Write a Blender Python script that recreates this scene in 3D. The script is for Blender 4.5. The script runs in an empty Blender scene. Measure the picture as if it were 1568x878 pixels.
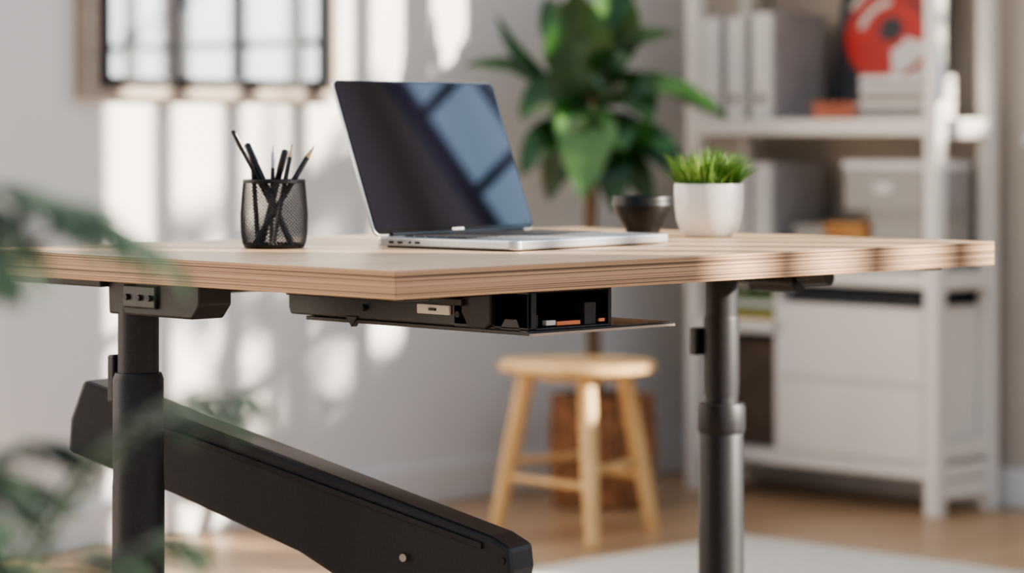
import bpy, bmesh, math, random
from mathutils import Vector, Matrix
random.seed(7)
S = bpy.context.scene
COL = S.collection

# ------------------------------------------------------------------ materials
def new_mat(name):
    m = bpy.data.materials.new(name); m.use_nodes = True
    nt = m.node_tree
    return m, nt, nt.nodes["Principled BSDF"]

def pmat(name, c1, c2=None, scale=8.0, rough=0.5, metal=0.0, stretch=(1,1,1), bump=0.0, spec=0.5, detail=4.0,
         trans=0.0, lo=0.35, hi=0.65, coat=0.0, ior=1.5):
    m, nt, b = new_mat(name)
    c2 = c2 or tuple(min(1, x*0.88) for x in c1)
    tc = nt.nodes.new("ShaderNodeTexCoord"); mp = nt.nodes.new("ShaderNodeMapping")
    mp.inputs["Scale"].default_value = stretch
    nz = nt.nodes.new("ShaderNodeTexNoise"); nz.inputs["Scale"].default_value = scale; nz.inputs["Detail"].default_value = detail
    cr = nt.nodes.new("ShaderNodeValToRGB")
    cr.color_ramp.elements[0].position = lo; cr.color_ramp.elements[1].position = hi
    cr.color_ramp.elements[0].color = (*c2, 1); cr.color_ramp.elements[1].color = (*c1, 1)
    L = nt.links
    L.new(tc.outputs["Object"], mp.inputs[0]); L.new(mp.outputs[0], nz.inputs["Vector"])
    L.new(nz.outputs["Fac"], cr.inputs[0]); L.new(cr.outputs[0], b.inputs["Base Color"])
    b.inputs["Roughness"].default_value = rough; b.inputs["Metallic"].default_value = metal
    b.inputs["Specular IOR Level"].default_value = spec
    b.inputs["Transmission Weight"].default_value = trans
    b.inputs["Coat Weight"].default_value = coat
    b.inputs["IOR"].default_value = ior
    if bump:
        bp = nt.nodes.new("ShaderNodeBump"); bp.inputs["Strength"].default_value = bump; bp.inputs["Distance"].default_value = 0.002
        L.new(nz.outputs["Fac"], bp.inputs["Height"]); L.new(bp.outputs[0], b.inputs["Normal"])
    return m

M = {}
M['wall'] = pmat("wall_paint", (.83,.81,.78), (.80,.78,.75), 3, .85, bump=.05)
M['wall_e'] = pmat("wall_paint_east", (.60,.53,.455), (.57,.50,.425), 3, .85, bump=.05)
M['trim'] = pmat("trim_paint", (.84,.82,.79), (.81,.79,.76), 5, .5)
M['white_wood'] = pmat("white_lacquer", (.90,.85,.79), (.87,.82,.76), 6, .4)
M['cab'] = pmat("cabinet_white", (.90,.85,.79), (.87,.82,.76), 4, .45)
M['ash'] = pmat("ash_desktop", (.63,.43,.265), (.50,.33,.19), 3, .38, stretch=(1.5,22,6), bump=.05, lo=.3, hi=.7, detail=8)
M['stool'] = pmat("birch_stool", (.80,.53,.26), (.66,.41,.17), 6, .45, stretch=(3,3,1), bump=.03)
M['dark'] = pmat("dark_powdercoat", (.023,.024,.028), (.016,.017,.021), 300, .5, bump=.04, spec=.38)
M['dark2'] = pmat("dark_plastic", (.016,.017,.020), (.010,.011,.013), 120, .4, spec=.4)
M['black'] = pmat("matte_black", (.010,.010,.011), (.006,.006,.007), 60, .42, spec=.35)
M['wire'] = pmat("black_wire", (.030,.030,.033), (.022,.022,.025), 60, .4)
M['alu'] = pmat("aluminium", (.62,.63,.65), (.58,.59,.61), 200, .3, metal=.9)
M['alu_edge'] = pmat("aluminium_edge", (.75,.75,.76), (.7,.7,.71), 200, .25, metal=.7)
M['screen'] = pmat("laptop_glass", (.006,.006,.011), (.005,.005,.009), 4, .02, spec=.5, ior=1.58)
M['bezel'] = pmat("laptop_bezel", (.006,.006,.007), (.005,.005,.006), 4, .08)
M['key'] = pmat("keycap_black", (.02,.02,.022), (.015,.015,.017), 40, .5)
M['ceramic'] = pmat("white_ceramic", (.88,.84,.79), (.84,.80,.75), 12, .35, coat=.2)
M['soil'] = pmat("soil", (.06,.04,.025), (.03,.02,.012), 60, .95, bump=.8)
M['leaf'] = pmat("rubber_leaf", (.038,.120,.024), (.014,.052,.013), 9, .28, coat=.25)
M['leaf_l'] = pmat("young_leaf", (.12,.24,.075), (.07,.16,.05), 9, .3, coat=.3)
M['grass'] = pmat("grass_blade", (.25,.42,.09), (.10,.24,.04), 30, .5)
M['fern'] = pmat("palm_leaf", (.032,.060,.033), (.016,.033,.019), 20, .55)
M['bark'] = pmat("bark", (.22,.14,.08), (.12,.075,.045), 30, .9, stretch=(1,1,.2), bump=.6)
M['wicker'] = pmat("wicker", (.44,.21,.10), (.17,.075,.035), 40, .7, bump=.5)
M['beige'] = pmat("oak_frame", (.40,.32,.26), (.34,.275,.22), 6, .5, stretch=(1,1,8))
M['binder'] = pmat("binder_white", (.82,.79,.76), (.78,.75,.72), 10, .5)
M['binder_g'] = pmat("binder_grey", (.42,.41,.405), (.38,.37,.365), 10, .55)
M['label'] = pmat("paper_label", (.82,.80,.76), None, 10, .7)
M['navy'] = pmat("sleeve_dark", (.02,.022,.035), None, 10, .35)
M['red'] = pmat("print_red", (.58,.03,.022), (.48,.02,.015), 8, .35)
M['paper'] = pmat("paper_white", (.80,.77,.73), (.72,.69,.65), 30, .8)
M['orange'] = pmat("terracotta_cover", (.50,.17,.10), (.42,.13,.08), 10, .6)
M['tan'] = pmat("tan_box", (.60,.30,.11), (.5,.24,.08), 10, .6)
M['greyfab'] = pmat("grey_fabric", (.46,.43,.39), (.39,.365,.335), 80, .9, bump=.3)
M['green_c'] = pmat("green_cover", (.12,.22,.06), None, 10, .6)
M['yellow_c'] = pmat("yellow_cover", (.65,.45,.12), None, 10, .6)
M['recess'] = pmat("dark_brown", (.13,.09,.065), (.09,.06,.045), 10, .6)  # book cover, and painted shade inside the open bay
M['pencil'] = pmat("pencil_black", (.02,.02,.022), None, 10, .35)
M['pencil_w'] = pmat("pencil_bare_wood", (.55,.38,.22), None, 20, .6)
M['copper'] = pmat("copper_wire", (.7,.25,.12), None, 20, .4, metal=.3)
M['port'] = pmat("port_panel", (.62,.63,.64), None, 20, .35)
M['pot_dark'] = pmat("planter_grey", (.25,.25,.25), (.2,.2,.2), 20, .7)
M['steel'] = pmat("bolt_steel", (.35,.35,.36), None, 40, .3, metal=.9)

def art_mat():
    m, nt, b = new_mat("mirror_glazing")
    tc = nt.nodes.new("ShaderNodeTexCoord"); nz = nt.nodes.new("ShaderNodeTexNoise"); nz.inputs["Scale"].default_value = 2
    cr = nt.nodes.new("ShaderNodeValToRGB")
    cr.color_ramp.elements[0].color = (.66,.69,.72,1); cr.color_ramp.elements[1].color = (.80,.82,.84,1)
    nt.links.new(tc.outputs["Object"], nz.inputs["Vector"]); nt.links.new(nz.outputs["Fac"], cr.inputs[0])
    nt.links.new(cr.outputs[0], b.inputs["Base Color"])
    b.inputs["Metallic"].default_value = .8; b.inputs["Roughness"].default_value = .03  # near-mirror metal in place of print and glass, for a bright window reflection
    return m
M['art'] = art_mat()

def ply_mat():
    m, nt, b = new_mat("plywood_edge")
    N = nt.nodes; L = nt.links
    tc = N.new("ShaderNodeTexCoord"); mp = N.new("ShaderNodeMapping"); mp.inputs["Scale"].default_value = (1.0, 1.0, 1050)
    nz = N.new("ShaderNodeTexNoise"); nz.inputs["Scale"].default_value = 1.0; nz.inputs["Detail"].default_value = .5
    cr = N.new("ShaderNodeValToRGB")
    e = cr.color_ramp.elements
    e[0].position = .34; e[0].color = (.11,.06,.03,1); e[1].position = .60; e[1].color = (.50,.325,.19,1)
    x = e.new(.45); x.color = (.35,.215,.125,1)
    L.new(tc.outputs["Object"], mp.inputs[0]); L.new(mp.outputs[0], nz.inputs["Vector"])
    L.new(nz.outputs["Fac"], cr.inputs[0]); L.new(cr.outputs[0], b.inputs["Base Color"])
    b.inputs["Roughness"].default_value = .6
    return m
M['ply'] = ply_mat()

def floor_mat():
    m, nt, b = new_mat("oak_floor_boards")
    N = nt.nodes; L = nt.links
    tc = N.new("ShaderNodeTexCoord"); mp = N.new("ShaderNodeMapping")
    br = N.new("ShaderNodeTexBrick"); br.inputs["Scale"].default_value = 1.0
    br.inputs["Brick Width"].default_value = 1.4; br.inputs["Row Height"].default_value = .14
    br.inputs["Mortar Size"].default_value = .003
    br.inputs["Color1"].default_value = (.64,.43,.26,1); br.inputs["Color2"].default_value = (.54,.35,.20,1)
    br.inputs["Mortar"].default_value = (.16,.10,.06,1)
    mp2 = N.new("ShaderNodeMapping"); mp2.inputs["Scale"].default_value = (1.2, 18, 1)
    nz = N.new("ShaderNodeTexNoise"); nz.inputs["Scale"].default_value = 3; nz.inputs["Detail"].default_value = 6
    mx = N.new("ShaderNodeMix"); mx.data_type = 'RGBA'; mx.blend_type = 'MULTIPLY'; mx.inputs[0].default_value = .35
    L.new(tc.outputs["Object"], mp.inputs[0]); L.new(mp.outputs[0], br.inputs["Vector"])
    L.new(tc.outputs["Object"], mp2.inputs[0]); L.new(mp2.outputs[0], nz.inputs["Vector"])
    L.new(br.outputs["Color"], mx.inputs[6]); L.new(nz.outputs["Color"], mx.inputs[7])
    L.new(mx.outputs[2], b.inputs["Base Color"])
    b.inputs["Roughness"].default_value = .35
    return m
M['floor'] = floor_mat()
M['rug'] = pmat("wool_rug", (.70,.66,.60), (.60,.56,.51), 120, .95, bump=.8)

# ------------------------------------------------------------------ builders
def obj_from(name, verts, faces, mats, parent=None, smooth=False, fm=None):
    me = bpy.data.meshes.new(name)
    me.from_pydata([Vector(v) for v in verts], [], faces)
    for mm in (mats if isinstance(mats, (list, tuple)) else [mats]): me.materials.append(mm)
    if fm:
        for i, k in enumerate(fm): me.polygons[i].material_index = k
    if smooth:
        for p in me.polygons: p.use_smooth = True
    me.update()
    bm = bmesh.new(); bm.from_mesh(me); bmesh.ops.recalc_face_normals(bm, faces=bm.faces); bm.to_mesh(me); bm.free()
    o = bpy.data.objects.new(name, me); COL.objects.link(o)
    if parent: o.parent = parent
    return o

def group(name, loc, rotz=0.0):
    e = bpy.data.objects.new(name, None); e.location = Vector(loc); e.rotation_euler = (0,0,rotz)
    e.empty_display_size = .1; COL.objects.link(e)
    return e

def bev(o, w, seg=2):
    if w > 0:
        b = o.modifiers.new("bevel", 'BEVEL'); b.width = w; b.segments = seg; b.limit_method = 'ANGLE'
    return o

class G:
    """group whose parts are authored in room coordinates (local=False) or local coordinates (local=True)"""
    def __init__(s, name, loc=(0,0,0), rotz=0.0, local=False):
        s.e = group(name, loc, rotz); s.loc = Vector(loc); s.local = local
    def w(s, v):
        v = Vector(v)
        return v if s.local else v - s.loc
    def mesh(s, name, verts, faces, mat, smooth=False, fm=None, bevel=0):
        return bev(obj_from(name, [s.w(v) for v in verts], faces, mat, s.e, smooth, fm), bevel)
    def box(s, name, a, b, mat, bevel=.002):
        v, f = box_vf(a, b)
        return s.mesh(name, v, f, mat, bevel=bevel)
    def boxes(s, name, lst, mat, bevel=.0):
        V, F = [], []
        for a, b in lst:
            v, f = box_vf(a, b); n = len(V); V += v; F += [tuple(i+n for i in q) for q in f]
        return s.mesh(name, V, F, mat, bevel=bevel)
    def lathe(s, name, c, prof, mat, seg=48, smooth=True, mod=None):
        V, F = [], []
        for j, (r, z) in enumerate(prof):
            for i in range(seg):
                a = 2*math.pi*i/seg
                rr = r + (mod(a, j) if mod else 0)
                V.append((c[0]+rr*math.cos(a), c[1]+rr*math.sin(a), c[2]+z))
        for j in range(len(prof)-1):
            for i in range(seg):
                k = (i+1) % seg
                F.append((j*seg+i, j*seg+k, (j+1)*seg+k, (j+1)*seg+i))
        if prof[0][0] > 0: F.append(tuple(range(seg)))
        if prof[-1][0] > 0: F.append(tuple((len(prof)-1)*seg+i for i in range(seg)))
        o = s.mesh(name, V, F, mat, smooth)
        if smooth:
            m = o.modifiers.new("es", 'EDGE_SPLIT'); m.split_angle = math.radians(40)
        return o
    def sweep(s, name, pts, rads, mat, seg=12, smooth=True):
        v, f = sweep_vf(pts, rads, seg)
        o = s.mesh(name, v, f, mat, smooth)
        if smooth:
            m = o.modifiers.new("es", 'EDGE_SPLIT'); m.split_angle = math.radians(50)
        return o
    def prism(s, name, poly, dirv, t, mat, bevel=.003):
        n = len(poly); d = Vector(dirv).normalized()*t
        V = [Vector(p) for p in poly] + [Vector(p)+d for p in poly]
        F = [tuple(range(n)), tuple(range(2*n-1, n-1, -1))] + [(i, (i+1) % n, n+(i+1) % n, n+i) for i in range(n)]
        return s.mesh(name, V, F, mat, bevel=bevel)

def box_vf(a, b):
    x0,y0,z0 = a; x1,y1,z1 = b
    V = [(x0,y0,z0),(x1,y0,z0),(x1,y1,z0),(x0,y1,z0),(x0,y0,z1),(x1,y0,z1),(x1,y1,z1),(x0,y1,z1)]
    F = [(0,3,2,1),(4,5,6,7),(0,1,5,4),(1,2,6,5),(2,3,7,6),(3,0,4,7)]
    return V, F

def sweep_vf(pts, rads, seg):
    pts = [Vector(p) for p in pts]
    if not isinstance(rads, (list, tuple)): rads = [rads]*len(pts)
    V, F = [], []
    up = Vector((0,0,1))
    t0 = (pts[1]-pts[0]).normalized()
    ref = up if abs(t0.dot(up)) < .9 else Vector((1,0,0))
    for j, p in enumerate(pts):
        t = (pts[min(j+1, len(pts)-1)]-pts[max(j-1, 0)]).normalized()
        a = t.cross(ref).normalized(); b = a.cross(t).normalized(); ref = b
        for i in range(seg):
            q = 2*math.pi*i/seg
            V.append(p + (a*math.cos(q)+b*math.sin(q))*rads[j])
    for j in range(len(pts)-1):
        for i in range(seg):
            k = (i+1) % seg
            F.append((j*seg+i, j*seg+k, (j+1)*seg+k, (j+1)*seg+i))
    F.append(tuple(range(seg))); F.append(tuple((len(pts)-1)*seg+i for i in range(seg)))
    return V, F

def bez(a, b, c, t):
    return a*(1-t)**2 + b*2*t*(1-t) + c*t*t

def leaf_vf(base, ctrl, tip, width, face, n=12, fold=.25, power=.9):
    base, ctrl, tip, face = Vector(base), Vector(ctrl), Vector(tip), Vector(face).normalized()
    V, F = [], []
    cols = [-1, -.6, 0, .6, 1]
    for j in range(n+1):
        t = j/n
        p = bez(base, ctrl, tip, t)
        q = bez(base, ctrl, tip, min(1, t+.02)) - bez(base, ctrl, tip, max(0, t-.02))
        tan = q.normalized(); side = tan.cross(face).normalized(); nrm = side.cross(tan).normalized()
        w = width*.5*max(.02, math.sin(math.pi*min(1, max(0, t**power)))**.75)
        for c in cols:
            V.append(p + side*w*c + nrm*(abs(c)*w*fold + .01*width*math.sin(t*14)*abs(c)*3))
    m = len(cols)
    for j in range(n):
        for i in range(m-1):
            F.append((j*m+i, j*m+i+1, (j+1)*m+i+1, (j+1)*m+i))
    return V, F

def merge(lst):
    V, F = [], []
    for v, f in lst:
        n = len(V); V += list(v); F += [tuple(i+n for i in q) for q in f]
    return V, F

def rrect(w, h, r, seg=6):
    pts = []
    for cx, cy, a0 in ((w-r, r, -90), (w-r, h-r, 0), (r, h-r, 90), (r, r, 180)):
        for i in range(seg+1):
            a = math.radians(a0 + 90*i/seg)
            pts.append((cx+r*math.cos(a), cy+r*math.sin(a)))
    return pts

# ------------------------------------------------------------------ room
WN = 5.836   # wall plane y
WE = 6.60    # wall plane x
HT = 3.8
WT = .12
def single_box(name, a, b, mat, bevel=0):
    loc = Vector(((a[0]+b[0])/2, (a[1]+b[1])/2, a[2]))
    v, f = box_vf(Vector(a)-loc, Vector(b)-loc)
    o = obj_from(name, v, f, mat); o.location = loc
    return bev(o, bevel)

single_box("floor", (-2.0,-4.6,-.05), (WE+WT, WN+.2, 0), M['floor'])
single_box("wall_north", (-2.0, WN, 0), (WE+WT, WN+.2, HT), M['wall'])
wins = [(2.55, 4.50, 1.05, 3.3), (.76, 2.1, 1.0, 3.6), (-3.46, -1.4, 1.0, 3.6)]
V, F = [], []
segs = []
ys = [-4.6]
for (a, b, z0, z1) in sorted(wins):
    segs.append(((WE, ys[-1], 0), (WE+WT, a, HT)))
    segs.append(((WE, a, 0), (WE+WT, b, z0)))
    segs.append(((WE, a, z1), (WE+WT, b, HT)))
    ys.append(b)
segs.append(((WE, ys[-1], 0), (WE+WT, WN, HT)))
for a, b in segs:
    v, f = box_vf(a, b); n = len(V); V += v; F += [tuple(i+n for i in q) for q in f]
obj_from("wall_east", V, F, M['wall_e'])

def window(idx, y0, y1, z0, z1, ny, nz, m=.03, mz=.03, transom=None):
    g = G("window_%d" % idx, (WE+.06, (y0+y1)/2, z0))
    t = .04
    xa, xb = WE+.04, WE+.09
    fr = [((xa,y0,z0),(xb,y0+t,z1)), ((xa,y1-t,z0),(xb,y1,z1)), ((xa,y0+t,z0),(xb,y1-t,z0+t)), ((xa,y0+t,z1-t),(xb,y1-t,z1))]
    g.boxes("frame", fr, M['dark'])
    bars = []
    for i in range(1, ny):
        y = y0 + (y1-y0)*i/ny
        bars.append(((xa+.01, y-m/2, z0+t), (xb-.01, y+m/2, z1-t)))
    zs = [z0 + (z1-z0)*i/nz for i in range(1, nz)]
    if transom: zs.append(transom)
    for z in zs:
        bars.append(((xa+.012, y0+t, z-mz/2), (xb-.012, y1-t, z+mz/2)))
    g.boxes("muntins", bars, M['dark'])
    g.box("sill", (WE-.04, y0-.05, z0-.03), (WE+.04, y1+.05, z0), M['trim'], .004)
window(1, *wins[0], 6, 3, .06, .03, 1.375)
window(2, *wins[1], 5, 8, .026, .026)
window(3, *wins[2], 8, 2, .075, .03)

def baseboard(name, a, b):
    single_box(name, a, b, M['trim'], .006)
baseboard("baseboard_north", (-2.0, WN-.016, 0), (WE-.016, WN, .11))
baseboard("baseboard_east", (WE-.016, -4.6, 0), (WE, WN, .11))

single_box("area_rug", (3.2, 1.9, 0), (5.60, 4.75, .012), M['rug'], .004)

# framed art on the north wall
g = G("framed_wall_art", (4.72, WN-.02, 1.14))
ax0, ax1, az0, az1 = 4.27, 5.135, 1.145, 2.05
yb, yf = WN, WN-.035
b1 = .055
g.boxes("outer_frame", [((ax0,yf,az0),(ax0+b1,yb,az1)), ((ax1-.03,yf,az0),(ax1,yb,az1)),
                        ((ax0+b1,yf,az0),(ax1-.03,yb,az0+.03)), ((ax0+b1,yf,az1-b1),(ax1-.03,yb,az1))], M['beige'])
bx0, bx1, bz0, bz1 = ax0+b1, ax1-.03, az0+.03, az1-b1
t = .024
g.boxes("inner_frame", [((bx0,yf-.008,bz0),(bx0+t,yb,bz1)), ((bx1-t,yf-.008,bz0),(bx1,yb,bz1)),
                        ((bx0+t,yf-.008,bz0),(bx1-t,yb,bz0+t)), ((bx0+t,yf-.008,bz1-t),(bx1-t,yb,bz1))], M['black'])
g.box("mirror_pane", (bx0+t,yf+.012,bz0+t), (bx1-t,yb-.002,bz1-t), M['art'], 0)  # mirror-like pane that throws back the window

# ------------------------------------------------------------------ desk
DX0, DX1, DY0, DY1, DT, DB = 2.088, 3.205, 2.268, 3.068, .913, .881
g = G("standing_desk", (2.65, 2.67, 0))
v, f = box_vf((DX0,DY0,DB), (DX1,DY1,DT))
g.mesh("tabletop", v, f, [M['ash'], M['ply']], fm=[0,0,1,1,1,1], bevel=.0012)

def column(nm, cx, cy, z_mid, r1, r2, z_step):
    g.lathe(nm+"_inner_tube", (cx,cy,0), [(r1,z_mid-.02),(r1,DB-.03)], M['dark'], 40)
    g.lathe(nm+"_outer_tube", (cx,cy,0), [(r2*1.03,.03),(r2*1.03,z_step-.012),(r2,z_step),(r2,z_mid-.008),(r2-.003,z_mid),(r1*.98,z_mid)], M['dark'], 40)
# left leg
cx, cy = 2.15, 2.807
column("left", cx, cy, .765, .0255, .0315, .635)
g.prism("left_bracket", [(cx-.025,2.655,DB),(cx-.025,2.655,.855),(cx-.025,2.67,.838),(cx-.025,2.80,.838),(cx-.025,2.835,.838),(cx-.025,2.837,DB)], (1,0,0), .05, M['dark'], .003)
g.box("left_bracket_plate", (cx-.030,2.735,.848), (cx-.023,2.80,.876), M['dark2'], .002)
for i, yy in enumerate((2.745, 2.765, 2.79)):
    g.sweep("left_bolt_%d" % i, [(cx-.034,yy,.861),(cx-.026,yy,.861)], .0038, M['dark'], 12)
g.box("left_rail", (2.115, 2.838, .871), (2.15, 3.04, DB), M['dark'], .002)
g.box("left_foot", (cx-.04, 2.40, 0), (cx+.04, 3.05, .035), M['dark'], .008)
g.box("left_lever", (cx-.012, 2.842, .725), (cx+.012, 2.856, .785), M['dark'], .003)
# right leg
cx, cy = 3.12, 2.689
column("right", cx, cy, .655, .0245, .0325, .50)
g.lathe("right_collar", (cx,cy,0), [(.0335,.625),(.0355,.63),(.0355,.662),(.033,.668),(.0255,.668)], M['dark'], 40)
g.lathe("right_upper_sleeve", (cx,cy,0), [(.0255,.68),(.0265,.70),(.0265,.79),(.0255,.795)], M['dark'], 40)
g.box("right_knob", (cx-.032, cy+.020, .738), (cx-.010, cy+.034, .778), M['dark2'], .003)
g.prism("right_bracket", [(cx-.03,2.50,DB),(cx-.03,2.50,.862),(cx-.03,2.53,.847),(cx-.03,2.72,.847),(cx-.03,2.72,DB)], (1,0,0), .06, M['dark'], .003)
g.sweep("right_handle", [(cx-.03,2.60,.85),(cx-.03,2.52,.85)], .014, M['dark2'], 16)
g.sweep("right_handle_knob", [(cx-.03,2.515,.857),(cx-.03,2.465,.862)], [.01,.012], M['dark2'], 16)
g.box("right_foot", (cx-.04, 2.35, 0), (cx+.04, 3.0, .035), M['dark'], .008)
g.box("edge_clip", (3.14,2.33,.873), (3.17,2.36,DB), M['dark2'], .002)
g.box("rear_rail", (2.17, 2.84, .855), (3.10, 2.87, DB), M['dark'], .003)

# slanted side brace
A = Vector((2.235, 2.985, 0)); B = Vector((2.398, 2.399, 0))
u = (B-A).normalized(); n = Vector((u.y, -u.x, 0)); n = n if n.x < 0 else -n
Lb = (B-A).length
def bp(s, z): return (A.x+u.x*s, A.y+u.y*s, z)
zt = lambda s: .716 - .243*s
prof = [bp(-.040, zt(-.04)+.012), bp(-.062, .685), bp(-.066, .640), bp(-.02, .628), bp(.10, .597), bp(.30, .535), bp(Lb-.07, .42), bp(Lb-.02,.445), bp(Lb+.0, .535), bp(Lb-.003, .562), bp(Lb-.03, .575)]
g.prism("cross_brace", prof, -n, .06, M['dark'], .006)
g.prism("brace_ridge", [bp(.02, zt(.02)-.010), bp(.02,zt(.02)-.018), bp(Lb-.04,.559), bp(Lb-.04,.567)], n, .004, M['dark2'], .001)
sB = Lb-.15
pb = Vector(bp(sB, .541))
g.sweep("brace_bolt", [pb, pb+n*.006], .005, M['steel'], 16)
pb = Vector(bp(Lb-.012, .547))
g.sweep("brace_bolt_small", [pb, pb+n*.004], .004, M['dark2'], 12)

# ------------------------------------------------------------------ under desk tray
g = G("under_desk_tray", (2.45, 2.5, .83))
TX0, TX1, TY0, TY1, TZ = 2.332, 2.585, 2.306, 2.734, .830
g.prism("side_channel", [(TX0,2.37,DB),(TX0,2.37,.837),(TX0,2.40,.832),(TX0,2.73,.833),(TX0,2.734,.842),(TX0,2.734,DB)], (1,0,0), .012, M['dark2'], .002)
g.prism("channel_ledge", [(TX0-.012,2.405,.866),(TX0-.012,2.405,.858),(TX0-.012,2.725,.858),(TX0-.012,2.725,.866)], (1,0,0), .012, M['dark'], .001)
g.prism("end_block", [(TX0-.006,2.362,.874),(TX0-.006,2.362,.838),(TX0-.006,2.374,.832),(TX0-.006,2.40,.832),(TX0-.006,2.412,.85),(TX0-.006,2.412,.868)], (1,0,0), .02, M['dark'], .002)
g.prism("port_panel", [(TX0-.003,2.435,.857),(TX0-.003,2.435,.845),(TX0-.003,2.492,.845),(TX0-.003,2.492,.857)], (1,0,0), .004, M['port'], .001)
g.box("port_slot", (TX0-.0045,2.458,.8495), (TX0-.002,2.470,.8525), M['black'], 0)
g.prism("hook", [(TX0-.002,2.60,.836),(TX0-.002,2.624,.836),(TX0-.002,2.612,.822)], (1,0,0), .01, M['dark2'], .001)
g.box("mount_tab", (2.16,2.33,.873), (2.20,2.36,DB), M['dark2'], .002)
for i, yy in enumerate((2.42, 2.59)):
    g.sweep("channel_screw_%d" % i, [(TX0-.005,yy,.847),(TX0+.002,yy,.847)], .004, M['dark'], 12)
g.prism("arched_bracket", [(TX0,2.362,DB),(TX0,2.362,.832),(TX0,2.352,.832),(TX0,2.343,.844),(TX0,2.325,.844),(TX0,2.318,.830),(TX0,2.306,.830),(TX0,2.306,DB)], (1,0,0), .015, M['dark2'], .001)
g.boxes("open_box", [((TX0,TY0,.832),(2.475,2.43,.835)), ((TX0,TY0,.876),(2.475,2.43,DB)), ((TX0,TY0,.835),(TX0+.006,2.43,.876)),
                     ((2.469,TY0,.835),(2.475,2.43,.876)), ((TX0,2.425,.835),(2.475,2.43,.876))], M['dark2'], .0008)
g.boxes("box_ribs", [((2.43,TY0+.002,.835),(2.45,TY0+.03,.862)), ((2.343,TY0+.01,.835),(2.36,TY0+.03,.85))], M['dark'], .001)
g.boxes("copper_contacts", [((2.385,TY0+.004,.836),(2.425,TY0+.012,.841)), ((2.452,TY0-.001,.838),(2.462,TY0+.002,.842))], M['copper'], .0005)
g.box("white_contact", (2.366,TY0+.003,.837), (2.382,TY0+.010,.843), M['port'], .0005)
g.box("tray_plate", (TX0,TY0-.002,.827), (TX1,2.70,.832), M['dark2'], .001)
g.box("tray_plate_edge", (TX0,TY0-.004,.8265), (TX1,TY0-.002,.8295), M['beige'], 0)
g.box("back_hanger", (TX1-.02,2.66,.832), (TX1,2.70,DB), M['dark2'], .001)
g.box("front_hanger", (TX0+.014,2.66,.832), (TX0+.03,2.70,DB), M['dark2'], .001)

# ------------------------------------------------------------------ laptop
W, D, L = .335, .240, .220
g = G("laptop", (2.512, 2.505, DT), math.radians(6), local=True)
def rprism(nm, pts, z0, z1, mat, bevel=.001, xf=None):
    n_ = len(pts); V = [(p[0],p[1],z0) for p in pts]+[(p[0],p[1],z1) for p in pts]
    if xf: V = [xf(v) for v in V]
    F = [tuple(range(n_)), tuple(range(2*n_-1, n_-1, -1))]+[(i,(i+1)%n_,n_+(i+1)%n_,n_+i) for i in range(n_)]
    return g.mesh(nm, V, F, mat, bevel=bevel)
rprism("base_body", rrect(W, D, .012), .0015, .0135, M['alu'], .0022)
rprism("rubber_foot_strip", [(x+.01*(1-2*x/W), y+.01*(1-2*y/D)) for x, y in rrect(W, D, .012)], 0, .0016, M['black'], 0)
rprism("trackpad", [(p[0]+.105, p[1]+.010) for p in rrect(.125, .078, .004)], .0134, .0138, M['alu_edge'], 0)
rprism("keyboard_deck", [(p[0]+.020, p[1]+.098) for p in rrect(W-.04, .112, .004)], .0134, .0137, M['key'], 0)
keys = []
for r in range(6):
    kw = (W-.046)/14
    for c in range(14):
        if r == 0 and 4 <= c <= 8:
            if c > 4: continue
            keys.append(((.023+c*kw+.001, .101+r*.018, .0137), (.023+(c+5)*kw-.001, .101+r*.018+.0155, .0148)))
        else:
            keys.append(((.023+c*kw+.001, .101+r*.018, .0137), (.023+(c+1)*kw-.001, .101+r*.018+.0155, .0148)))
g.boxes("keycaps", keys, M['key'])
ports = [((-.0004, .205, .0055), (.0006, .213, .0085)), ((-.0004, .190, .0055), (.0006, .198, .0085)), ((-.0004,.175,.006),(.0006,.179,.0085)), ((-.0004,.160,.006),(.0006,.168,.0085))]
g.boxes("side_ports", ports, M['black'])
th = math.radians(20.8)
def lid_xf(v):
    x, s_, n_ = v
    return (x, D-.004 + s_*math.sin(th) - n_*math.cos(th), .0150 + s_*math.cos(th) + n_*math.sin(th))
rprism("lid_shell", rrect(W, L, .010), -.0055, -.0008, M['alu'], .0012, lid_xf)
rprism("screen_bezel", [(.0012+p[0]*(W-.0024)/W, .0012+p[1]*(L-.0024)/L) for p in rrect(W, L, .010)], -.0008, -.0002, M['bezel'], 0, lid_xf)
rprism("screen_glass", [(.004+p[0], .008+p[1]) for p in rrect(W-.008, L-.012, .005)], -.0004, .0000, M['screen'], 0, lid_xf)
Vv, Ff = [], []
for i, x in enumerate((.158,.163,.168,.173,.178)):
    v, f = box_vf((x, .0035, -.0003), (x+.0034, .0062, .0001)); nn = len(Vv)
    Vv += [lid_xf(q) for q in v]; Ff += [tuple(i+nn for i in q) for q in f]
g.mesh("bezel_marking", Vv, Ff, M['port'])
g.sweep("hinge_barrel", [(.03, D-.004, .0135), (W-.03, D-.004, .0135)], .0045, M['bezel'], 14)

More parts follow.
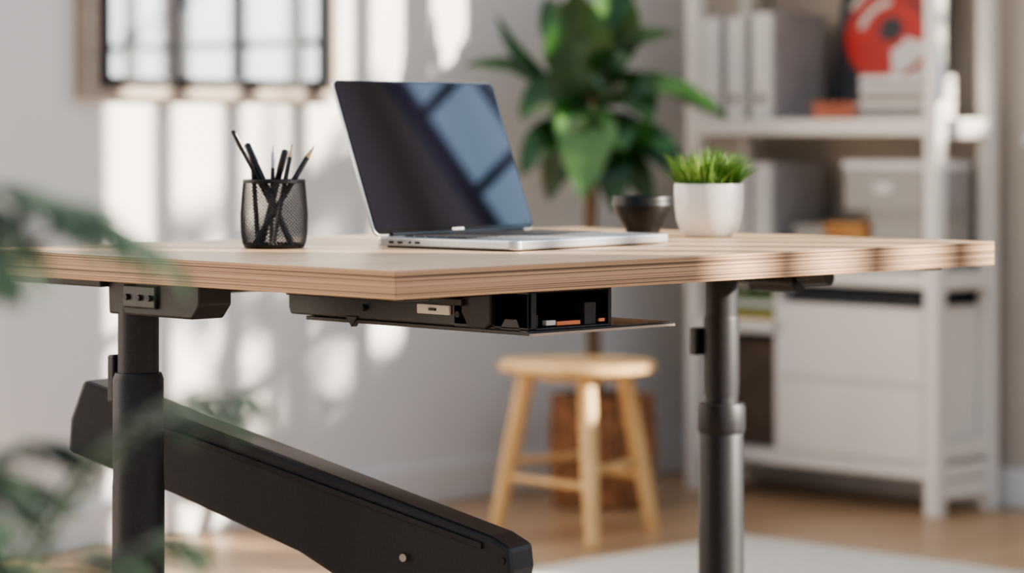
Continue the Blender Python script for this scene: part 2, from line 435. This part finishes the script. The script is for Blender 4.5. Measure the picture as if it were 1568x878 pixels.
# ------------------------------------------------------------------ mesh pencil cup
cc = (2.372, 2.809, DT)
g = G("pencil_cup", cc, local=True)
def cup_r(z):
    pts = [(0,.036),(.006,.0405),(.02,.0428),(.045,.0432),(.07,.0412),(.088,.0395)]
    for (z0,r0),(z1,r1) in zip(pts, pts[1:]):
        if z <= z1: return r0+(r1-r0)*(z-z0)/(z1-z0)
    return pts[-1][1]
nA, nZ = 54, 36
V, F = [], []
idx = {}
for j in range(nZ+1):
    z = .003 + (.083)*j/nZ
    for i in range(nA):
        a = 2*math.pi*(i + .5*(j % 2))/nA
        r = cup_r(z); idx[(i, j)] = len(V); V.append((r*math.cos(a), r*math.sin(a), z))
for j in range(nZ-1):
    for i in range(nA):
        if j % 2 == 0: l, r_ = (i-1) % nA, i
        else: l, r_ = i, (i+1) % nA
        F.append((idx[(i, j)], idx[(r_, j+1)], idx[(i, j+2)], idx[(l, j+1)]))
o = g.mesh("wire_mesh_wall", V, F, M['wire'])
wf = o.modifiers.new("wire", 'WIREFRAME'); wf.thickness = .0012; wf.use_even_offset = False
g.lathe("rim", (0,0,0), [(.0388,.0845),(.0405,.085),(.0408,.088),(.0395,.0895),(.0382,.088),(.0388,.0845)], M['black'], 64)
g.lathe("base_dish", (0,0,0), [(.034,0),(.0385,.001),(.0408,.0055),(.0400,.006),(.037,.003),(.0,.003)], M['black'], 64)
def pencil(nm, b, t, r=.0033, kind=0):
    b, t = Vector(b), Vector(t); d = (t-b).normalized()
    if kind == 0:
        g.sweep(nm, [b, t-d*.018], r, M['pencil'], 6, False)
        g.sweep(nm+"_cone", [t-d*.018, t-d*.004], [r*.95, .0012], M['pencil_w'], 8)
        g.sweep(nm+"_lead", [t-d*.004, t], [.0012, .0003], M['pencil'], 6)
    elif kind == 1:
        g.sweep(nm, [b, t-d*.03, t-d*.028, t-d*.002, t], [r,r,r*1.15,r*1.1,r*.6], M['pencil'], 14)
        g.sweep(nm+"_clip", [t-d*.004+Vector((0,-r*1.3,0)), t-d*.03+Vector((0,-r*1.3,0))], .0008, M['steel'], 6)
    else:
        g.sweep(nm, [b, t-d*.05, t-d*.03], [r*.8, r*1.0, r*.9], M['pencil'], 10)
        g.sweep(nm+"_tip", [t-d*.03, t-d*.012, t], [r*.9, r*1.1, r*.3], M['alu'], 10)
R45 = Vector((.7071,-.7071,0)); F45 = Vector((.7071,.7071,0))
def cp(l, d, z): return R45*l + F45*d + Vector((0,0,z))
pencil("pencil_1", cp(.022,.01,.004), cp(-.054,-.004,.153), .0028, 1)
pencil("pencil_2", cp(.024,-.012,.004), cp(-.037,.012,.136), .0042, 1)
pencil("pencil_3", cp(-.004,.0,.004), cp(-.002,.01,.134), .0030, 2)
pencil("pencil_4", cp(-.018,.012,.004), cp(.015,-.006,.128), .0042, 1)
pencil("pencil_5", cp(.0,-.02,.004), cp(.022,.014,.135), .0030, 0)
pencil("pencil_6", cp(-.026,-.006,.004), cp(.052,.006,.133), .0040, 0)
pencil("pencil_7", cp(-.022,.010,.004), cp(-.030,.02,.118), .0032, 1)

# ------------------------------------------------------------------ black cup
g = G("black_cup", (3.076, 2.803, DT), local=True)
g.lathe("bowl", (0,0,0), [(.022,0),(.0245,.001),(.0255,.005),(.030,.014),(.0395,.030),(.0435,.040),(.0450,.054),(.0440,.0555),(.0427,.054),(.041,.040),(.036,.029),(.026,.012),(0,.008)], M['black'], 56)
g.lathe("rim_band", (0,0,0), [(.0436,.040),(.0453,.041),(.0456,.046),(.0447,.0475)], M['black'], 56)

# ------------------------------------------------------------------ potted grass
g = G("potted_grass", (3.051, 2.653, DT), local=True)
g.lathe("ceramic_pot", (0,0,0), [(.026,0),(.033,.001),(.041,.010),(.0465,.026),(.0487,.045),(.0492,.074),(.0485,.0765),(.046,.0765),(.0452,.074),(.0445,.066),(0,.066)], M['ceramic'], 64)
g.lathe("soil", (0,0,0), [(.0445,.066),(.03,.0695),(0,.071)], M['soil'], 32)
bl = []
for i in range(620):
    a = random.uniform(0, 2*math.pi); r = .041*math.sqrt(random.random())
    b = Vector((r*math.cos(a), r*math.sin(a), .067))
    h = random.uniform(.030, .072)*(1.0 - .25*(r/.041))
    out = Vector((math.cos(a), math.sin(a), 0))*(r/.041)*random.uniform(.006, .030) + Vector((random.gauss(0,.007), random.gauss(0,.007), 0))
    c = b + Vector((0,0,h*.7)) + out*.25
    t = b + Vector((0,0,h)) + out
    bl.append(leaf_vf(b, c, t, random.uniform(.0018,.0030), (math.cos(a+1.57*random.random()), math.sin(a+1), .2), n=5, fold=.3, power=.6))
v, f = merge(bl); g.mesh("grass_blades", v, f, M['grass'], True)

# ------------------------------------------------------------------ stool
sc = Vector((5.348, 5.107, 0))
g = G("wooden_stool", sc, math.radians(-45), local=True)
g.lathe("seat", (0,0,0), [(.17,.430),(.198,.432),(.207,.438),(.207,.449),(.200,.455),(.12,.452),(0,.449)], M['stool'], 64)
g.lathe("seat_under_ring", (0,0,0), [(.09,.410),(.11,.412),(.115,.432)], M['stool'], 48)
legs = [((.02,-.11,.435),(.035,-.25,0)), ((-.13,.0,.435),(-.215,.03,0)), ((.12,.02,.435),(.205,.06,0)), ((.03,.12,.435),(.045,.25,0))]
for i, (a, b) in enumerate(legs):
    a, b = Vector(a), Vector(b)
    g.sweep("leg_%d" % (i+1), [b, b.lerp(a,.5), a], [.018,.023,.023], M['stool'], 20)
def legpt(i, z):
    a, b = Vector(legs[i][0]), Vector(legs[i][1]); return b.lerp(a, z/.435)
for k, (i, j, z) in enumerate(((0,1,.15),(1,3,.19),(3,2,.15),(2,0,.19))):
    g.sweep("rung_%d" % (k+1), [legpt(i,z), legpt(j,z)], .010, M['stool'], 12)

# ------------------------------------------------------------------ basket with big plant
g = G("potted_rubber_plant", (5.80, 5.48, 0), math.radians(-45), local=True)
rows = 56
prof = []
for j in range(rows+1):
    z = .004 + .30*j/rows
    prof.append((.134 + .014*math.sin(math.pi*z/.34), z))
bc = (.03, 0, 0)
def weave(a, j):
    if j >= rows-2: return .006
    row = j//4; ph = (j % 4)/4.0
    return .009*math.sin(a*14 + (math.pi if row % 2 else 0))*math.sin(math.pi*(ph+.125)) 
g.lathe("wicker_basket", bc, prof, M['wicker'], 160, True, mod=weave)
g.lathe("basket_rim", bc, [(.136,.296),(.147,.298),(.150,.306),(.144,.314),(.134,.312),(.130,.304)], M['wicker'], 64)
g.lathe("soil", bc, [(.134,.28),(.06,.29),(0,.292)], M['soil'], 32)
g.sweep("trunk", [(0.01,0,.27),(.004,0,.5),(-.006,.005,.75),(.0,0,.95),(-.01,0,1.12),(.0,.0,1.26),(.01,0,1.45)], [.022,.020,.019,.017,.013,.009,.004], M['bark'], 16)
LV = [
 ((-.02,-.03,1.16),(-.045,-.10,1.45),(-.05,-.10,1.30),.20,(0,-1,.15),0),
 ((-.03,0,1.14),(-.27,-.03,1.39),(-.20,0,1.20),.055,(.3,-1,.5),0),
 ((-.03,0,1.12),(-.36,-.06,1.24),(-.22,-.02,1.27),.11,(0,-.5,1),0),
 ((.0,0,1.20),(.235,-.05,1.33),(.10,0,1.34),.12,(0,-.6,1),0),
 ((.02,-.02,1.12),(.37,-.10,1.085),(.20,-.05,1.24),.14,(0,-.45,1),0),
 ((-.01,-.03,1.12),(-.03,-.16,.87),(-.02,-.17,1.12),.17,(0,-1,.25),1),
 ((-.02,-.02,1.06),(-.20,-.10,.93),(-.14,-.08,1.08),.11,(-.2,-1,.5),0),
 ((.02,-.01,1.05),(.27,-.08,.90),(.17,-.05,1.08),.11,(.2,-1,.5),0),
 ((-.01,0,1.16),(-.20,-.12,1.09),(-.13,-.09,1.20),.13,(-.3,-1,.6),0),
 ((.01,0,1.15),(.16,-.12,1.08),(.12,-.09,1.22),.14,(.3,-1,.5),0),
 ((.01,.0,1.12),(.28,.0,1.17),(.16,.0,1.22),.10,(0,-.8,.8),0),
 ((.0,.02,1.24),(.10,.10,1.48),(.07,.09,1.38),.13,(.2,-1,.2),0),
 ((.0,.02,1.24),(-.13,.12,1.44),(-.10,.08,1.36),.12,(-.3,-1,.2),0),
 ((.01,0,1.3),(.02,-.02,1.56),(.03,-.02,1.42),.05,(.5,-1,0),1),
 ((-.01,.02,1.12),(-.16,.16,1.20),(-.10,.12,1.24),.13,(-.2,-.5,1),0),
 ((.01,.02,1.12),(.14,.17,1.18),(.10,.12,1.26),.13,(.2,-.5,1),0),
 ((-.01,.0,1.02),(.06,-.10,.83),(.06,-.12,1.00),.12,(.3,-1,.3),0),
 ((-.01,.0,1.02),(-.12,.08,.86),(-.10,.06,1.02),.11,(-.3,-1,.3),0),
 ((.01,.0,1.00),(.17,.05,.83),(.13,.04,1.00),.10,(.3,-1,.5),0),
 ((.01,.0,1.02),(.24,.02,.95),(.15,.02,1.06),.10,(.1,-.6,1),0),
 ((-.005,-.01,1.18),(.06,-.14,1.22),(.05,-.08,1.28),.14,(.3,-1,.4),0),
 ((-.005,-.01,1.10),(-.09,-.15,1.03),(-.06,-.12,1.16),.13,(-.3,-1,.4),0),
 ((.01,.0,1.06),(.08,-.16,1.0),(.07,-.12,1.12),.13,(.3,-1,.4),0),
 ((.01,.0,1.20),(.12,-.03,1.42),(.10,-.02,1.30),.09,(.3,-1,.1),0),
]
for mi, nm in ((0,"leaves"),(1,"young_leaves")):
    v, f = merge([leaf_vf(b, c, t, w, fc, n=16, fold=.22) for (b,t,c,w,fc,k) in LV if k == mi])
    g.mesh(nm, v, f, M['leaf'] if mi == 0 else M['leaf_l'], True)

# ------------------------------------------------------------------ foreground palm
g = G("potted_palm", (.86, 1.47, 0), math.radians(-45), local=True)
g.lathe("planter", (0,0,0), [(.10,0),(.115,.004),(.15,.28),(.155,.30),(.145,.30),(.14,.27),(0,.27)], M['pot_dark'], 48)
g.lathe("soil", (0,0,0), [(.14,.265),(0,.28)], M['soil'], 24)
stems, lfs = [], []
def frond(base, ctrl, tip, n=36, ll=.040, lw=.0062):
    base, ctrl, tip = Vector(base), Vector(ctrl), Vector(tip)
    pts = [bez(base, ctrl, tip, i/10) for i in range(11)]
    stems.append(sweep_vf(pts, [.003*(1-.8*i/10)+.0005 for i in range(11)], 6))
    for i in range(n):
        t = .45 + .55*i/(n-1)
        p = bez(base, ctrl, tip, t)
        tan = (bez(base, ctrl, tip, min(1,t+.02))-bez(base, ctrl, tip, t-.02)).normalized()
        side = tan.cross(Vector((0,0,1)))
        if side.length < .2: side = Vector((1,0,0))
        side.normalize()
        l = ll*(.5+.5*math.sin(math.pi*min(1,(t-.4)/.65)))*random.uniform(.8,1.2)
        for sgn in (-1, 1):
            d = (side*sgn*.8 + tan*.7 + Vector((0,0,random.uniform(-.35,.25)))).normalized()
            q = p + d*l + Vector((0,0,-.35*l))
            lfs.append(leaf_vf(p, p+d*l*.55, q, lw*random.uniform(.8,1.2), (0,-.5,1), n=5, fold=.2, power=.8))
B0 = (0,0,.28)
FR = [
 (B0,(.02,.05,1.12),(.20,.02,1.01)), (B0,(.03,.0,1.17),(.225,-.06,1.00)), (B0,(.05,.0,1.13),(.16,-.08,.985)),
 (B0,(.04,.08,1.15),(.225,.08,.985)), (B0,(.0,.02,1.15),(.14,.02,1.01)),
 (B0,(.02,.02,1.17),(.18,.0,1.01)), (B0,(.0,.04,1.10),(.13,.04,.98)),
 (B0,(.10,.08,.96),(.275,.06,.905)), (B0,(.12,.03,.94),(.265,.02,.90)),
 (B0,(.04,-.02,.88),(.14,-.04,.84)), (B0,(.06,-.10,.86),(.16,-.12,.80)), (B0,(.04,-.05,.91),(.14,-.02,.87)),
 (B0,(.12,.03,.86),(.24,.04,.82)), (B0,(.12,.0,.82),(.23,-.04,.78)), (B0,(.02,.05,.89),(.145,.03,.845)),
 (B0,(.05,.09,.83),(.19,.12,.80)), (B0,(.03,-.08,.89),(.135,-.12,.85)), (B0,(.03,.02,.84),(.155,.0,.79)),
 (B0,(.05,.06,.92),(.155,.10,.87)), (B0,(.02,.0,.82),(.145,.03,.77)), (B0,(.05,-.06,.80),(.18,-.10,.77)),
 (B0,(.08,.05,.80),(.22,.07,.755)), (B0,(.02,-.03,.93),(.125,-.05,.88)), (B0,(.02,.06,.90),(.14,.08,.85)),
 (B0,(.03,.0,.86),(.16,-.03,.81)), (B0,(.03,.05,.82),(.16,.05,.77)), (B0,(.0,.0,.88),(.13,.0,.82)),
 (B0,(-.10,.08,1.1),(-.22,.10,1.05)), (B0,(-.10,-.10,1.0),(-.26,-.14,.92)), (B0,(.0,.12,1.0),(.04,.26,.94)), (B0,(-.12,.03,.8),(-.30,.02,.78)),
]
for b, c, t in FR: frond(b, c, t)
v, f = merge(stems); g.mesh("stems", v, f, M['fern'], True)
v, f = merge(lfs); g.mesh("leaflets", v, f, M['fern'], True)

# ------------------------------------------------------------------ bookcase
BX0, BX1, BY0, BY1, BH = 6.265, 6.555, 4.624, 5.537, 2.15
g = G("bookcase", (6.41, 5.08, 0))
p = .044
g.boxes("posts", [((x,y,0),(x+p,y+p,BH)) for x in (BX0,BX1-p) for y in (BY0,BY1-p)], M['white_wood'], .003)
g.boxes("shelves", [((BX0+.004,BY0+.004,z),(BX1-.004,BY1-.004,z+t)) for z,t in ((1.048,.045),(.625,.042),(1.60,.04),(2.10,.04),(.10,.04))], M['white_wood'], .002)
g.boxes("side_rails", [((BX0+p,y,z),(BX1-p,y+.03,z+.05)) for y in (BY0+.006,BY1-.036) for z in (.045,.155,1.04,.62)], M['white_wood'], .002)
g.box("cabinet_body", (BX0+.02, BY0+.046, .14), (BX1-.01, 5.187, .572), M['cab'], .003)
g.boxes("cabinet_drawers", [((BX0+.002,BY0+.05,.145),(BX0+.02,5.183,.352)), ((BX0+.002,BY0+.05,.357),(BX0+.02,5.183,.568))], M['cab'], .002)
g.box("drawer_gap_shade", (BX0+.004, BY0+.06, .574), (BX1-.02, 5.15, .612), M['dark'], .002)  # no tray here: dark strip stands in for the shadow gap
g.box("left_shelf", (BX0+.01, 5.187, .475), (BX1-.01, BY1-.01, .51), M['white_wood'], .002)
g.box("left_divider", (BX0+.01, 5.187, .14), (BX1-.01, 5.205, .625), M['white_wood'], .002)
g.box("left_back_panel", (BX1-.02, 5.205, .14), (BX1-.006, BY1-.044, .475), M['recess'], .001)
g.box("left_recess_shade", (BX0+.05, 5.21, .142), (BX1-.03, BY1-.05, .455), M['recess'], .004)  # dark block stands in for shade inside the open bay, not a drawer

def binder(y1, y0, z, h, mb, idx_name="ring_binder"):
    b = G(idx_name, (6.42, (y0+y1)/2, z))
    b.box("cover", (6.295, y0, z), (6.53, y1, z+h), M['binder_g'], .004)
    b.box("spine", (6.282, y0+.006, z+.002), (6.296, y1-.006, z+h-.002), mb, .003)
    b.box("spine_label", (6.2805, y0+.022, z+h*.45), (6.2825, y1-.022, z+h*.85), M['label'], 0)
    b.sweep("finger_hole", [(6.279,(y0+y1)/2,z+.06),(6.284,(y0+y1)/2,z+.06)], .013, M['dark'], 16)
binder(5.496, 5.418, 1.093, .30, M['binder'])
binder(5.400, 5.322, 1.093, .30, M['binder'])
binder(5.304, 5.222, 1.093, .31, M['binder'])
binder(5.300, 5.225, .667, .30, M['binder'])
binder(5.388, 5.312, .667, .29, M['binder'])
binder(5.478, 5.402, .667, .29, M['binder'])

g = G("record_sleeve", (6.47, 4.94, 1.093))
tilt = .055
y0, y1, z0, z1 = 4.76, 5.15, 1.0935, 1.52
xf = lambda z, o_=0: 6.455 + tilt*(z-z0)/(z1-z0)*1.3 - o_
g.mesh("sleeve", [(xf(z0),y0,z0),(xf(z0),y1,z0),(xf(z1),y1,z1),(xf(z1),y0,z1),(xf(z0)+.006,y0,z0),(xf(z0)+.006,y1,z0),(xf(z1)+.006,y1,z1),(xf(z1)+.006,y0,z1)],
       [(0,1,2,3),(4,7,6,5),(0,4,5,1),(1,5,6,2),(2,6,7,3),(3,7,4,0)], M['navy'])
def disc(nm, cy_, cz_, r, off, mat, a0=0, a1=360, r_in=0, zs=.84):
    n_ = 48; V = []; F = []
    for i in range(n_+1):
        a = math.radians(a0+(a1-a0)*i/n_)
        for rr in (r_in, r):
            zz = cz_+rr*zs*math.sin(a); V.append((xf(zz, off), cy_+rr*math.cos(a), zz))
    for i in range(n_): F.append((2*i,2*i+1,2*i+3,2*i+2))
    g.mesh(nm, V, F, mat)
CY, CZ = 4.955, 1.34
disc("printed_white_ring", CY, CZ, .186, .0015, M['paper'], 30, 250, .166)
disc("printed_red_disc", CY, CZ, .165, .0025, M['red'])
disc("printed_dark_centre", CY, CZ+.012, .042, .0040, M['navy'])
disc("printed_white_wedge", CY, CZ, .145, .0035, M['paper'], 195, 262, .055)
disc("printed_white_arc", CY, CZ, .122, .0035, M['paper'], 10, 85, .098)
disc("printed_dark_arc", CY, CZ, .132, .0036, M['navy'], 110, 165, .118)

def stack(name, x0, x1, y0, y1, z, items):
    b = G(name, ((x0+x1)/2, (y0+y1)/2, z))
    zz = z
    for i, (t, m_) in enumerate(items):
        j = random.uniform(-.006, .006)
        b.box("cover_%d" % i, (x0+j, y0+j, zz), (x1+j, y1+j, zz+t), M[m_], .001)
        if m_ != 'paper':
            b.box("pages_%d" % i, (x0+j+.004, y0+j-.0008, zz+.003), (x1+j-.004, y0+j+.002, zz+t-.003), M['paper'], 0)
        zz += t
stack("book_stack", 6.285, 6.44, 4.69, 4.905, 1.093, [(.020,'greyfab'),(.012,'navy'),(.024,'paper'),(.012,'recess'),(.026,'paper'),(.006,'navy'),(.022,'label')])
stack("book_stack", 6.285, 6.42, 4.925, 5.075, 1.093, [(.016,'orange'),(.014,'orange'),(.018,'orange')])
stack("book_stack", 6.30, 6.45, 5.23, 5.46, .51, [(.018,'yellow_c'),(.02,'green_c'),(.018,'paper'),(.02,'green_c')])
def bin_box(name, a, b, mat, lid=None):
    q = G(name, ((a[0]+b[0])/2, (a[1]+b[1])/2, a[2]))
    q.box("body", a, (b[0], b[1], b[2]-.02), mat, .006)
    q.box("lid", (a[0]-.004, a[1]-.004, b[2]-.022), (b[0]+.004, b[1]+.004, b[2]), lid or mat, .004)
    q.box("label_holder", (a[0]-.003, (a[1]+b[1])/2-.03, a[2]+.05), (a[0], (a[1]+b[1])/2+.03, a[2]+.08), M['label'], .001)
bin_box("storage_box", (6.29,4.69,.835), (6.52,4.965,.975), M['greyfab'], M['binder'])
bin_box("storage_box", (6.29,4.69,.667), (6.52,4.87,.834), M['greyfab'])
bin_box("storage_box", (6.285,4.885,.667), (6.52,5.03,.80), M['tan'])
bin_box("storage_box", (6.30,5.045,.667), (6.52,5.15,.79), M['greyfab'])

# ------------------------------------------------------------------ unseen tree added outside window 1 to block and dapple sun on the wall
g = G("sun_shading_tree", (9.3, -.3, 0), local=True)
g.sweep("trunk", [(0,0,0),(.05,.02,1.2),(-.02,.05,2.2),(0,0,3.6)], [.07,.055,.045,.02], M['bark'], 12)
tl, br_ = [], []
for i in range(34):
    z = random.uniform(1.8, 3.2); a = random.uniform(0, 2*math.pi); ln = random.uniform(.5, 1.1)
    b = Vector((0,.02,z)); t = b + Vector((math.cos(a)*ln*.5, math.sin(a)*ln, random.uniform(-.1,.35)))
    c = b.lerp(t,.5) + Vector((0,0,.12))
    pts = [bez(b,c,t,k/6) for k in range(7)]
    br_.append(sweep_vf(pts, [.014-.0018*k for k in range(7)], 5))
    for k in range(20):
        q = bez(b,c,t,random.uniform(.3,1)); d = Vector((random.gauss(0,1),random.gauss(0,1),random.gauss(0,.5))).normalized()
        tl.append(leaf_vf(q, q+d*.06, q+d*.13+Vector((0,0,-.03)), random.uniform(.045,.07), (random.gauss(0,1),random.gauss(0,1),1), n=4, fold=.2))
v, f = merge(br_); g.mesh("branches", v, f, M['bark'], True)
v, f = merge(tl); g.mesh("leaves", v, f, M['leaf'], True)

# ------------------------------------------------------------------ lights
sun = bpy.data.lights.new("sun", 'SUN'); sun.energy = 15; sun.angle = math.radians(.6); sun.color = (1.0, .89, .76)
so = bpy.data.objects.new("sun", sun); COL.objects.link(so)
vdir = Vector((-.5, .7, -.28)).normalized()
so.rotation_euler = vdir.to_track_quat('-Z', 'Y').to_euler(); so.location = (12, -6, 6)

w = bpy.data.worlds.new("daylight"); S.world = w; w.use_nodes = True
nt = w.node_tree; bg = nt.nodes["Background"]; N = nt.nodes; Lk = nt.links
tc = N.new("ShaderNodeTexCoord"); sx = N.new("ShaderNodeSeparateXYZ"); cr = N.new("ShaderNodeValToRGB")
cr.color_ramp.elements[0].position = .45; cr.color_ramp.elements[0].color = (.52,.47,.41,1)
cr.color_ramp.elements[1].position = .70; cr.color_ramp.elements[1].color = (.52,.73,1.0,1)
x_ = cr.color_ramp.elements.new(.52); x_.color = (.98,.97,.95,1)
x_ = cr.color_ramp.elements.new(.88); x_.color = (.80,.88,1.0,1)
ma = N.new("ShaderNodeMath"); ma.operation = 'MULTIPLY_ADD'; ma.inputs[1].default_value = .5; ma.inputs[2].default_value = .5
Lk.new(tc.outputs["Generated"], sx.inputs[0]); Lk.new(sx.outputs["Z"], ma.inputs[0]); Lk.new(ma.outputs[0], cr.inputs[0])
dt = N.new("ShaderNodeVectorMath"); dt.operation = 'DOT_PRODUCT'; dt.inputs[1].default_value = Vector((.80,-.52,.30)).normalized()
mr = N.new("ShaderNodeMapRange"); mr.interpolation_type = 'SMOOTHSTEP'
mr.inputs["From Min"].default_value = .70; mr.inputs["From Max"].default_value = 1.0
mr.inputs["To Min"].default_value = .62; mr.inputs["To Max"].default_value = 3.2
Lk.new(tc.outputs["Generated"], dt.inputs[0]); Lk.new(dt.outputs["Value"], mr.inputs["Value"]); Lk.new(mr.outputs[0], bg.inputs["Strength"])
Lk.new(cr.outputs[0], bg.inputs["Color"])

S.view_settings.view_transform = 'AgX'
S.view_settings.look = 'AgX - Medium High Contrast'
S.view_settings.exposure = 0.25

# ------------------------------------------------------------------ camera
cam = bpy.data.cameras.new("camera"); co = bpy.data.objects.new("camera", cam); COL.objects.link(co)
cam.sensor_width = 36; cam.lens = 99.1; cam.shift_y = -.1556
co.location = (0, 0, 1.07)
co.rotation_euler = (math.radians(90), 0, math.radians(-45))
cam.dof.use_dof = True; cam.dof.focus_distance = 3.36; cam.dof.aperture_fstop = 3.4
cam.clip_start = .05
S.camera = co
